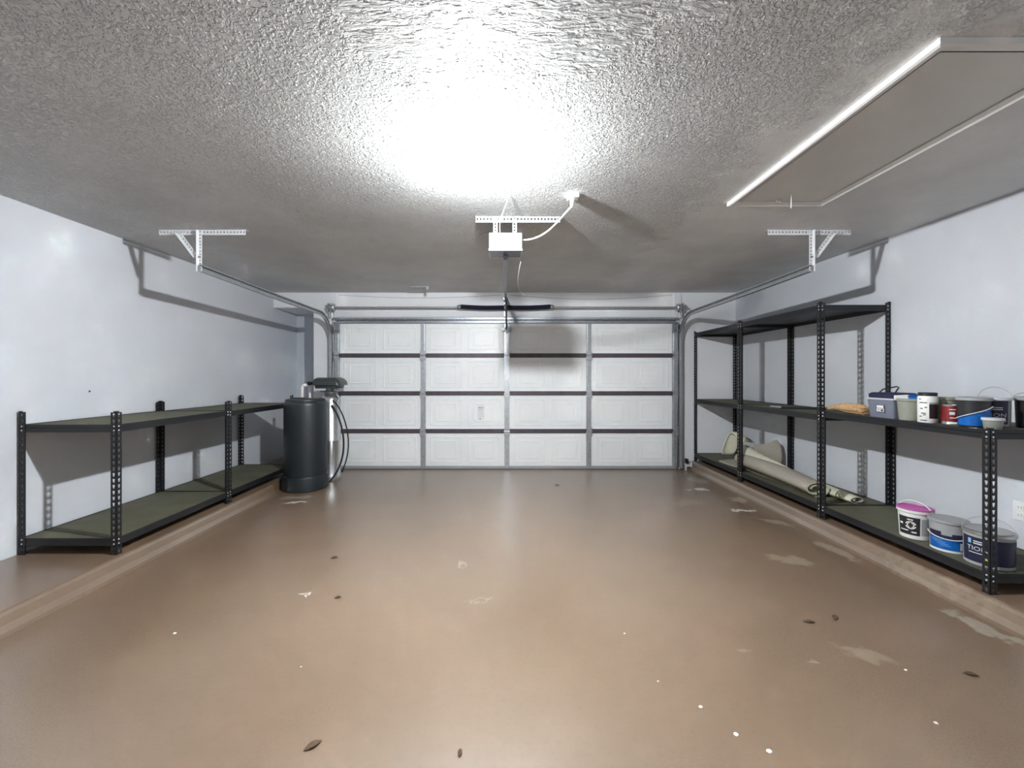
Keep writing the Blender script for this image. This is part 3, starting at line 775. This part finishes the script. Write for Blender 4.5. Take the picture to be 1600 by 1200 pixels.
# ------------------------------------------------------------------ broom on the middle shelf
BZ = .99
bo = (2.80, 3.9, BZ)
br = thing('broom', bo, 'straw broom with black handle lying along the middle shelf of the tall racks', 'broom')
MB(bo).tube([(2.765, 4.22, BZ + .018), (2.765, 3.62, BZ + .052)], .0125, 12).build('handle', M['rubber'], br, smooth=True)
MB(bo).tube([(2.765, 4.40, BZ + .0145), (2.765, 4.22, BZ + .016)], .0135, 12).build('handle_grip', M['tin'], br, smooth=True)
mb = MB(bo)
pts = [(2.765, 3.63, BZ + .051), (2.768, 3.54, 1.062), (2.772, 3.46, 1.066), (2.775, 3.36, 1.066), (2.775, 3.28, 1.062), (2.775, 3.25, 1.06)]
mb.tube(pts, [.014, .022, .036, .042, .038, .02], 14)
for k in range(70):
    a = random.uniform(0, 2 * pi); q = random.uniform(.3, 1)
    p0 = Vector((2.77 + .02 * q * cos(a), 3.54, 1.062 + .02 * q * sin(a)))
    p1 = Vector((2.775 + .05 * q * cos(a), random.uniform(3.21, 3.30), max(1.024, 1.063 + .042 * q * sin(a))))
    mb.tube([p0, (p0 + p1) / 2 + Vector((.008 * cos(a), 0, .005 * sin(a))), p1], .0022, 5)
mb.build('bristles', M['straw'], br)

# ------------------------------------------------------------------ bins, jars and pails on the low rack
TZ2 = 1.0205
def bail(mb, c, r, z, az, tilt, rad=.003, drop=0, squash=1.0):
    """wire handle: half circle hinged at two ears (direction az), tilted from vertical"""
    u = Vector((cos(az), sin(az), 0)); w = Vector((-sin(az), cos(az), 0))
    up = w * sin(tilt) + Vector((0, 0, 1)) * cos(tilt)
    mb.tube([Vector((c[0], c[1], z)) + u * (r * cos(a)) + up * (r * squash * sin(a)) for a in [pi * k / 20 for k in range(21)]], rad, 8)
BODY = {}
def pail(name, c, z0, rb, rt_, h, label, cat, body, group=None, rim=None, lid=None, n=40, wall=.003, open_=True):
    O = (c[0], c[1], z0)
    root = thing(name, O, label, cat, group)
    mb = MB(O)
    pr = [(0, .001), (rb - .004, .001), (rb, .005), (rt_ - .001, h - .012), (rt_ + .003, h - .010), (rt_ + .003, h)]
    if open_: pr += [(rt_ - wall, h), (rb - wall, .006), (0, .006)]
    else: pr += [(0, h)]
    mb.lathe([(a, z0 + b_) for a, b_ in pr], (c[0], c[1], 0), n)
    root_body = mb.build('body', body, root, smooth=True); BODY[root.name] = root_body
    if rim:
        MB(O).lathe([(rt_ + .001, z0 + h - .018), (rt_ + .006, z0 + h - .016), (rt_ + .006, z0 + h), (rt_ - .004, z0 + h + .002), (rt_ - .004, z0 + h - .003)], (c[0], c[1], 0), n).build('rim', rim, root, smooth=True)
    return root, O
FA = R(228)          # direction from the pails towards the aisle and the camera

# storage tote
x0, x1, y0, y1 = 2.70, 2.90, 2.945, 3.165
O = (2.80, 3.05, TZ2)
tt = thing('storage_bin', O, 'blue grey plastic bin holding a navy bag, leftmost container on the low rack', 'bin')
def rloop(x0, x1, y0, y1, z, rr=.02): return loop(z, x0, x1, y0, y1, rr, 5)
mb = MB(O); i_ = .012
loft(mb, [rloop(x0 + i_, x1 - i_, y0 + i_, y1 - i_, TZ2 + .001), rloop(x0, x1, y0, y1, TZ2 + .135), rloop(x0 + .003, x1 - .003, y0 + .003, y1 - .003, TZ2 + .135), rloop(x0 + i_ + .003, x1 - i_ - .003, y0 + i_ + .003, y1 - i_ - .003, TZ2 + .005)])
tb = mb.build('body', M['tote'], tt, smooth=True)
mb = MB(O); loft(mb, [rloop(x0 - .005, x1 + .005, y0 - .005, y1 + .005, TZ2 + .132), rloop(x0 - .006, x1 + .006, y0 - .006, y1 + .006, TZ2 + .143)]).build('rim', M['toterim'], tt, smooth=True)
mb = MB(O); loft(mb, [rloop(x0 + .006, x1 - .006, y0 + .006, y1 - .006, TZ2 + .143), rloop(x0 + .004, x1 - .004, y0 + .004, y1 - .004, TZ2 + .17), rloop(x0 + .015, x1 - .015, y0 + .015, y1 - .015, TZ2 + .182, .03)]).build('navy_bag', M['navy'], tt, smooth=True)
mb = MB(O); mb.tube([(2.76, 3.12, TZ2 + .18), (2.77, 3.10, TZ2 + .205), (2.77, 2.99, TZ2 + .228), (2.77, 2.975, TZ2 + .222), (2.765, 3.0, TZ2 + .18)], .0045, 8).build('handle', M['rubber'], tt, smooth=True)
mb = MB(O); xx = x0 + .0045
mb.box(xx - .004, xx, 3.02, 3.075, TZ2 + .072, TZ2 + .09).box(xx - .004, xx, 3.015, 3.075, TZ2 + .045, TZ2 + .068)
mb.mat(1).box(xx - .003, xx + .001, 3.012, 3.08, TZ2 + .041, TZ2 + .093).box(xx - .0045, xx - .004, 3.02, 3.04, TZ2 + .049, TZ2 + .063)
for k in range(3): mb.box(xx - .0045, xx - .004, 3.045, 3.07, TZ2 + .05 + k * .005, TZ2 + .052 + k * .005)
mb.build('price_tag', [M['paper'], M['ink']], tb)

# cloudy bucket with a printed bag in it
c = (2.74, 2.862)
pb, O = pail('bucket', c, TZ2, .056, .068, .150, 'cloudy clear bucket with a blue printed bag, beside the blue grey bin', 'bucket', M['clear'], rim=M['clear'])
mb = MB(O)
rows = []
for k in range(7):
    t = k / 6
    rows.append([(c[0] - .07 + .12 * t, c[1] + .04 - .08 * t + .02 * sin(3 * j), TZ2 + .135 + .035 * sin(pi * j / 4) * (1 - t * .3) + .022 * t) for j in range(5)])
mb.grid(rows[:4]).mat(1).grid(rows[3:])
o = mb.build('printed_bag', [M['paper'], M['blue']], pb, smooth=True, recalc=False)
s1 = o.modifiers.new('sub', 'SUBSURF'); s1.levels = 2; s1.render_levels = 2
s2 = o.modifiers.new('sol', 'SOLIDIFY'); s2.thickness = .003

# white jar with black lid
c = (2.735, 2.738); O = (c[0], c[1], TZ2); r = .049
jr = thing('jar', O, 'white plastic jar with black lid and black and white label', 'jar')
jb = MB(O).lathe([(0, TZ2 + .001), (r - .003, TZ2 + .001), (r, TZ2 + .006), (r, TZ2 + .165), (r - .006, TZ2 + .175), (r - .006, TZ2 + .18), (0, TZ2 + .18)], (c[0], c[1], 0), 40).build('body', M['whitepl'], jr, smooth=True)
MB(O).lathe([(r - .004, TZ2 + .174), (r - .002, TZ2 + .176), (r - .002, TZ2 + .193), (r - .006, TZ2 + .196), (0, TZ2 + .196)], (c[0], c[1], 0), 40).build('lid', M['rubber'], jr, smooth=True)
mb = MB(O)
mb.arc(c, r + .0006, r + .0006, FA + .1, FA + 1.9, TZ2 + .03, TZ2 + .122, 18)
mb.mat(1).arc(c, r + .0006, r + .0006, FA + .1, FA + 1.9, TZ2 + .122, TZ2 + .134, 18)
mb.mat(2)
for z, a0, a1 in ((.150, -.95, -.7), (.128, -.9, -.1), (.098, -.35, -.1), (.09, -.8, -.5), (.06, -.7, -.2), (.05, -.5, -.2), (.04, -.9, -.6), (.015, -.8, -.1)):
    mb.arc(c, r + .0007, r + .0007, FA + a0, FA + a1, TZ2 + z, TZ2 + z + .006, 8)
mb.build('label', [M['darklabel'], M['greypl'], M['ink']], jb, recalc=False)

# small cloudy bin
pb, O = pail('container', (2.862, 2.75), TZ2, .044, .056, .165, 'narrow cloudy clear container between the white jar and the red can', 'container', M['clear'], rim=M['clear'])

# red can
c = (2.79, 2.645); O = (c[0], c[1], TZ2); r = .044
rc = thing('can', O, 'small dark red can with silver rim', 'can')
rcb = MB(O).lathe([(0, TZ2 + .001), (r, TZ2 + .001), (r + .001, TZ2 + .004), (r, TZ2 + .006), (r, TZ2 + .018), (r, TZ2 + .118), (r + .001, TZ2 + .121), (r - .003, TZ2 + .122), (r - .005, TZ2 + .117), (0, TZ2 + .117)], (c[0], c[1], 0), 36).build('body', M['tin'], rc, smooth=True)
mb = MB(O); mb.arc(c, r + .0006, r + .0006, 0, 2 * pi, TZ2 + .02, TZ2 + .113, 36)
mb.mat(1).arc(c, r + .001, r + .001, FA - .25, FA + .3, TZ2 + .062, TZ2 + .08, 8).arc(c, r + .001, r + .001, FA - .3, FA + .4, TZ2 + .092, TZ2 + .097, 8).arc(c, r + .001, r + .001, FA - .2, FA + .5, TZ2 + .04, TZ2 + .046, 8)
mb.mat(2).arc(c, r + .0008, r + .0008, FA - .5, FA + .9, TZ2 + .006, TZ2 + .018, 10)
mb.build('label', [M['red'], M['toterim'], M['paper']], rcb, recalc=False)

# blue pail
c = (2.785, 2.513); r0, r1, h = .066, .072, .175
pb, O = pail('paint_pail', c, TZ2, r0, r1, h, 'paint pail with dark top and bright blue label, next to the red can', 'pail', M['darklabel'], 'paint pails on top of the low rack', rim=M['greypl'], open_=False)
mb = MB(O); n = 30
for k in range(n):
    a0 = FA - 1.3 + 2.6 * k / n; a1 = FA - 1.3 + 2.6 * (k + 1) / n
    zt = lambda a: TZ2 + .085 + .022 * (a - FA)
    rr = lambda z: r0 + (r1 - r0) * (z - TZ2) / h + .0008
    mb.add([(c[0] + rr(TZ2 + .012) * cos(a0), c[1] + rr(TZ2 + .012) * sin(a0), TZ2 + .012), (c[0] + rr(TZ2 + .012) * cos(a1), c[1] + rr(TZ2 + .012) * sin(a1), TZ2 + .012),
            (c[0] + rr(zt(a1)) * cos(a1), c[1] + rr(zt(a1)) * sin(a1), zt(a1)), (c[0] + rr(zt(a0)) * cos(a0), c[1] + rr(zt(a0)) * sin(a0), zt(a0))], [(0, 1, 2, 3)])
mb.build('label', M['blue'], BODY[pb.name], recalc=False)
mb = MB(O); mb.tube([(c[0] + (r1 + .004) * cos(a), c[1] + (r1 + .004) * sin(a), TZ2 + .088 + .03 * (a - FA)) for a in [FA - 1.35 + 2.6 * k / 20 for k in range(21)]], .003, 6)
mb.build('handle', M['toterim'], pb, smooth=True)

# navy pail with lettering
c = (2.937, 2.535); r0, r1, h = .063, .066, .175
pb, O = pail('paint_pail', c, TZ2, r0, r1, h, 'navy paint pail with light blue mark and pale lettering, behind the small white cup', 'pail', M['greypl'], 'paint pails on top of the low rack', rim=M['toterim'], open_=False)
mb = MB(O); ra = lambda z: r0 + (r1 - r0) * z / h + .0008
mb.arc(c, ra(.02), ra(.155), FA - 1.2, FA + .75, TZ2 + .02, TZ2 + .155, 24)
mb.mat(1).arc(c, ra(.1) + .0006, ra(.13) + .0006, FA - .85, FA - .55, TZ2 + .10, TZ2 + .128, 6)
mb.mat(2).arc(c, ra(.1) + .0006, ra(.11) + .0006, FA - .4, FA + .35, TZ2 + .102, TZ2 + .108, 8).arc(c, ra(.1) + .0006, ra(.11) + .0006, FA - .4, FA + .35, TZ2 + .113, TZ2 + .119, 8)
text_on_can(mb, 'TION', .03, c, ra(.06) + .0008, FA - .05, TZ2 + .062, 1.2)
mb.mat(3).arc(c, ra(.03) + .0006, ra(.04) + .0006, FA - .9, FA + .6, TZ2 + .03, TZ2 + .045, 12)
mb.build('label', [M['navylabel'], M['lightblue'], M['toterim'], M['pink']], BODY[pb.name], recalc=False)
mb = MB(O); bail(mb, c, r1 + .004, TZ2 + h - .015, FA + 1.57, R(20), .002, squash=1.15); mb.build('handle', M['wire'], pb, smooth=True)

# black pail with white labels at the frame's edge
c = (3.085, 2.46); r0, r1, h = .074, .080, .178
pb, O = pail('paint_pail', c, TZ2, r0, r1, h, 'black paint pail with two white labels at the right end of the low rack', 'pail', M['darklabel'], 'paint pails on top of the low rack', rim=M['greypl'], open_=False)
mb = MB(O); ra = lambda z: r0 + (r1 - r0) * z / h + .0008
mb.arc(c, ra(.095), ra(.155), FA - .15, FA + .9, TZ2 + .1, TZ2 + .155, 14).arc(c, ra(.015), ra(.085), FA - .1, FA + .9, TZ2 + .012, TZ2 + .085, 14)
mb.mat(1)
for k, z in enumerate((.14, .13, .12, .112, .07, .06, .05)): mb.arc(c, ra(z) + .0005, ra(z) + .0005, FA + .0, FA + .35 + .08 * (k % 3), TZ2 + z, TZ2 + z + .003, 6)
mb.build('label', [M['paper'], M['ink']], BODY[pb.name], recalc=False)
mb = MB(O); bail(mb, c, r1 + .004, TZ2 + h - .012, FA + 1.57, R(62), .002); mb.build('handle', M['tin'], pb, smooth=True)

# small white cup
pb, O = pail('cup', (2.755, 2.388), TZ2, .036, .042, .062, 'small pale plastic cup with pinkish lid above the near rack post', 'cup', M['clear'], open_=False)
c = (2.755, 2.388)
MB(O).lathe([(.040, TZ2 + .052), (.046, TZ2 + .053), (.046, TZ2 + .066), (0, TZ2 + .068)], (c[0], c[1], 0), 30).build('lid', M['toterim'], pb, smooth=True)
# sheet of paper at the shelf edge
O = (2.73, 2.47, TZ2); mb = MB(O); mb.grid([[(2.695 + .07 * i / 4, 2.425 + .055 * j / 4, TZ2 + .0015 + .002 * sin(i + j)) for i in range(4)] for j in range(4)])
o = mb.build('paper_sheet', M['paper'], smooth=True); tag(o, 'crumpled white paper scrap on the shelf edge under the blue pail', 'paper')
s_ = o.modifiers.new('sol', 'SOLIDIFY'); s_.thickness = .001

# ---- bottom shelf pails
BZ0 = SH + .0005
# white bucket with pink lid
c = (2.80, 2.888); r0, r1, h = .080, .090, .195
pb, O = pail('bucket', c, BZ0, r0, r1, h, 'white bucket with magenta pink lid on the bottom shelf', 'bucket', M['whitepl'], rim=M['whitepl'], open_=False)
mb = MB(O); mb.lathe([(r1 + .005, BZ0 + h + .001), (r1 + .007, BZ0 + h + .010), (r1 - .006, BZ0 + h + .013), (r1 - .010, BZ0 + h + .006), (0, BZ0 + h + .005)], (c[0], c[1], 0), 40).build('lid', M['pink'], pb, smooth=True)
mb = MB(O); ra = lambda z: r0 + (r1 - r0) * z / h + .0008
mb.arc(c, ra(.03), ra(.15), FA - 1.15, FA + .25, BZ0 + .03, BZ0 + .15, 22)
mb.mat(1)
for rx in (1, ):
    for k in range(24):
        a = 2 * pi * k / 24; a2 = 2 * pi * (k + 1) / 24
        def pt(ang, q): 
            th = FA - .30 + q * .34 * cos(ang); z = .096 + q * .026 * sin(ang); return (c[0] + (ra(z) + .0006) * cos(th), c[1] + (ra(z) + .0006) * sin(th), BZ0 + z)
        if k % 12 not in (0, 11): mb.add([pt(a, 1), pt(a2, 1), pt(a2, .78), pt(a, .78)], [(0, 1, 2, 3)])
        if k % 12 not in (5, 6): mb.add([pt(a, .66), pt(a2, .66), pt(a2, .5), pt(a, .5)], [(0, 1, 2, 3)])
for z, a0, a1, hh in ((.130, -.5, -.15, .006), (.095, -1.05, -.8, .018), (.055, -1.0, -.45, .006), (.046, -.25, .05, .008)):
    mb.arc(c, ra(z) + .0006, ra(z) + .0006, FA + a0, FA + a1, BZ0 + z, BZ0 + z + hh, 8)
mb.mat(2).arc(c, ra(.035), ra(.145), FA + .32, FA + .95, BZ0 + .035, BZ0 + .145, 10)
mb.build('label', [M['darklabel'], M['whitepl'], M['greypl']], BODY[pb.name], recalc=False)
mb = MB(O); bail(mb, c, r1 + .008, BZ0 + h - .02, R(285), R(-8), .0035, squash=.75); mb.build('handle', M['whitepl'], pb, smooth=True)

# grey and blue pail
c = (2.815, 2.685); r0, r1, h = .084, .090, .195
pb, O = pail('paint_pail', c, BZ0, r0, r1, h, 'grey paint pail with blue label and white handle on the bottom shelf', 'pail', M['greypl'], 'paint pails on the bottom shelf', rim=M['greypl'], open_=False)
mb = MB(O); ra = lambda z: r0 + (r1 - r0) * z / h + .0008
mb.arc(c, ra(.018), ra(.085), FA - 1.3, FA + 1.2, BZ0 + .018, BZ0 + .085, 26)
mb.mat(1).arc(c, ra(.085), ra(.115), FA - 1.3, FA - .45, BZ0 + .085, BZ0 + .125, 10).arc(c, ra(.085), ra(.108), FA - .45, FA + .1, BZ0 + .085, BZ0 + .105, 6).arc(c, ra(.085), ra(.12), FA + .1, FA + 1.2, BZ0 + .085, BZ0 + .118, 10)
mb.mat(2).arc(c, ra(.022), ra(.068), FA + .55, FA + 1.0, BZ0 + .022, BZ0 + .068, 6).arc(c, ra(.0), ra(.016), FA - 1.5, FA + 1.5, BZ0 + .002, BZ0 + .014, 26)
mb.mat(3)
for k, z in enumerate((.07, .06, .05, .04)): mb.arc(c, ra(z) + .0006, ra(z) + .0006, FA - 1.1 + .2 * k, FA - .4 + .15 * k, BZ0 + z, BZ0 + z + .0022, 8)
mb.build('label', [M['blue'], M['navylabel'], M['paper'], M['lightblue']], BODY[pb.name], recalc=False)
mb = MB(O); mb.tube([(c[0] + (r1 + .003) * cos(a), c[1] + (r1 + .003) * sin(a), BZ0 + .11 - .027 * cos(a - FA)) for a in [FA - 1.5 + 3 * k / 24 for k in range(25)]], .003, 6); mb.build('handle', M['whitepl'], pb, smooth=True)

# dark navy pail behind the post
c = (2.83, 2.474); r0, r1, h = .102, .106, .20
pb, O = pail('paint_pail', c, BZ0, r0, r1, h, 'large dark navy paint pail behind the near post on the bottom shelf', 'pail', M['greypl'], 'paint pails on the bottom shelf', rim=M['tin'], open_=False)
mb = MB(O); ra = lambda z: r0 + (r1 - r0) * z / h + .0008
mb.arc(c, ra(.022), ra(.16), FA - 1.35, FA + 1.3, BZ0 + .022, BZ0 + .165, 30)
mb.mat(1).arc(c, ra(.13) + .0006, ra(.15) + .0006, FA - .98, FA - .82, BZ0 + .125, BZ0 + .152, 4)
mb.mat(2).arc(c, ra(.13) + .0006, ra(.135) + .0006, FA - .72, FA - .28, BZ0 + .126, BZ0 + .133, 8).arc(c, ra(.13) + .0006, ra(.135) + .0006, FA - .72, FA - .28, BZ0 + .138, BZ0 + .145, 8)
text_on_can(mb, 'TION', .034, c, ra(.09) + .0009, FA - .58, BZ0 + .088, 1.15)
mb.arc(c, ra(.07) + .0006, ra(.075) + .0006, FA - .95, FA - .3, BZ0 + .072, BZ0 + .077, 8)
mb.mat(3).arc(c, ra(.05) + .0006, ra(.065) + .0006, FA - .25, FA - .02, BZ0 + .043, BZ0 + .062, 5)
mb.build('label', [M['navylabel'], M['lightblue'], M['toterim'], M['lime']], BODY[pb.name], recalc=False)
mb = MB(O); bail(mb, c, r1 + .004, BZ0 + h - .015, FA + 1.57, R(28), .002, squash=.8); mb.build('handle', M['wire'], pb, smooth=True)

# ------------------------------------------------------------------ bits on the floor
def leaf(x, y, L_, rot, label, z=0.0):
    mb = MB((x, y, z)); rows = []
    for i in range(7):
        t = i / 6; wd = L_ * .2 * math.sin(pi * min(1, t * .95 + .03)) + .0008
        row = []
        for j in (-1, 0, 1):
            px, py = (t - .5) * L_, j * wd
            row.append((x + px * cos(rot) - py * sin(rot), y + px * sin(rot) + py * cos(rot), z + .002 + .006 * abs(j) * math.sin(pi * t) + .004 * t * t))
        rows.append(row)
    mb.grid(rows)
    o = mb.build('dry_leaf', M['leaf'], smooth=True, recalc=False)
    s_ = o.modifiers.new('sol', 'SOLIDIFY'); s_.thickness = .0012; s_.offset = 1
    return tag(o, label, 'leaf', 'dry leaves on the floor')
leaf(-1.245, 3.07, .05, .1, 'dark curled dry leaf on the floor in front of the black brine tank')
leaf(-.69, 1.51, .06, .7, 'thin dry leaf on the floor at the bottom of the photo, left of the middle')
leaf(1.63, 2.27, .055, -.2, 'flat dry leaf on the floor, left of the two near the right curb')
leaf(1.80, 2.31, .055, .9, 'upright dry leaf on the floor, nearest to the right curb')
leaf(-1.0, 2.52, .04, .2, 'small reddish dry leaf on the floor by a pale scratch, left of the middle')
leaf(-.16, 1.48, .03, 1.5, 'tiny dry leaf at the bottom middle of the photo')
leaf(2.06, 1.87, .05, -.5, 'dark dry leaf on the brown floor at far right, below the right curb')
leaf(.62, 5.1, .05, .1, 'small dry leaf on the floor in front of the garage door')
for k, (x, y) in enumerate([(.61, 2.17), (.78, 1.69), (.85, 1.56), (.66, 1.83), (1.80, 1.90), (.93, 1.49), (-.93, 1.92), (1.64, 1.61), (-1.70, 2.17)]):
    mb = MB((x, y, 0)); s = .0055 + .003 * (k % 3)
    n = 6; mb.add([(x + s * random.uniform(.6, 1.1) * cos(a), y + s * random.uniform(.5, 1) * sin(a), .0005) for a in [2 * pi * i / n for i in range(n)]] +
                  [(x + s * .7 * cos(a), y + s * .6 * sin(a), .003) for a in [2 * pi * i / n for i in range(n)]],
                  [tuple(range(n))[::-1], tuple(range(n, 2 * n))] + [(i, (i + 1) % n, n + (i + 1) % n, n + i) for i in range(n)])
    tag(mb.build('paint_chip', M['chip']), 'tiny white paint chip on the brown floor', 'paint chip', 'white paint chips scattered on the floor')
# screw hole mark on the left wall
tag(MB((XL, 3.35, 1.21)).lathe([(0, .004), (.006, .004), (.008, .0005), (0, .0005)], (XL, 3.36, 1.20), 10, 'x').build('wall_plug', M['ink']), 'small dark plug in the left wall above the near rack', 'wall plug')

# ------------------------------------------------------------------ light, world, camera
w_ = bpy.data.worlds.new('dark_outside'); sc.world = w_; w_.use_nodes = True
w_.node_tree.nodes['Background'].inputs['Color'].default_value = (.02, .02, .025, 1)
w_.node_tree.nodes['Background'].inputs['Strength'].default_value = .2
cd = bpy.data.cameras.new('camera'); cam = bpy.data.objects.new('camera', cd); C.objects.link(cam)
cam.location = (0, 0, 1.325); cam.rotation_euler = (pi / 2, 0, 0)
cd.sensor_width = 36; cd.lens = 660 / 1600 * 36; cd.shift_x = 10 / 1600; cd.shift_y = -13 / 1600; cd.clip_start = .05
sc.camera = cam
vs_ = sc.view_settings; vs_.view_transform = 'Standard'; vs_.look = 'None'; vs_.gamma = 1; vs_.use_curve_mapping = False
vs_.exposure = 1.45
sc.cycles.max_bounces = 20; sc.cycles.diffuse_bounces = 16; sc.cycles.glossy_bounces = 4; sc.cycles.transmission_bounces = 8
sc.cycles.sample_clamp_indirect = 0; sc.cycles.use_denoising = True; sc.cycles.caustics_reflective = False
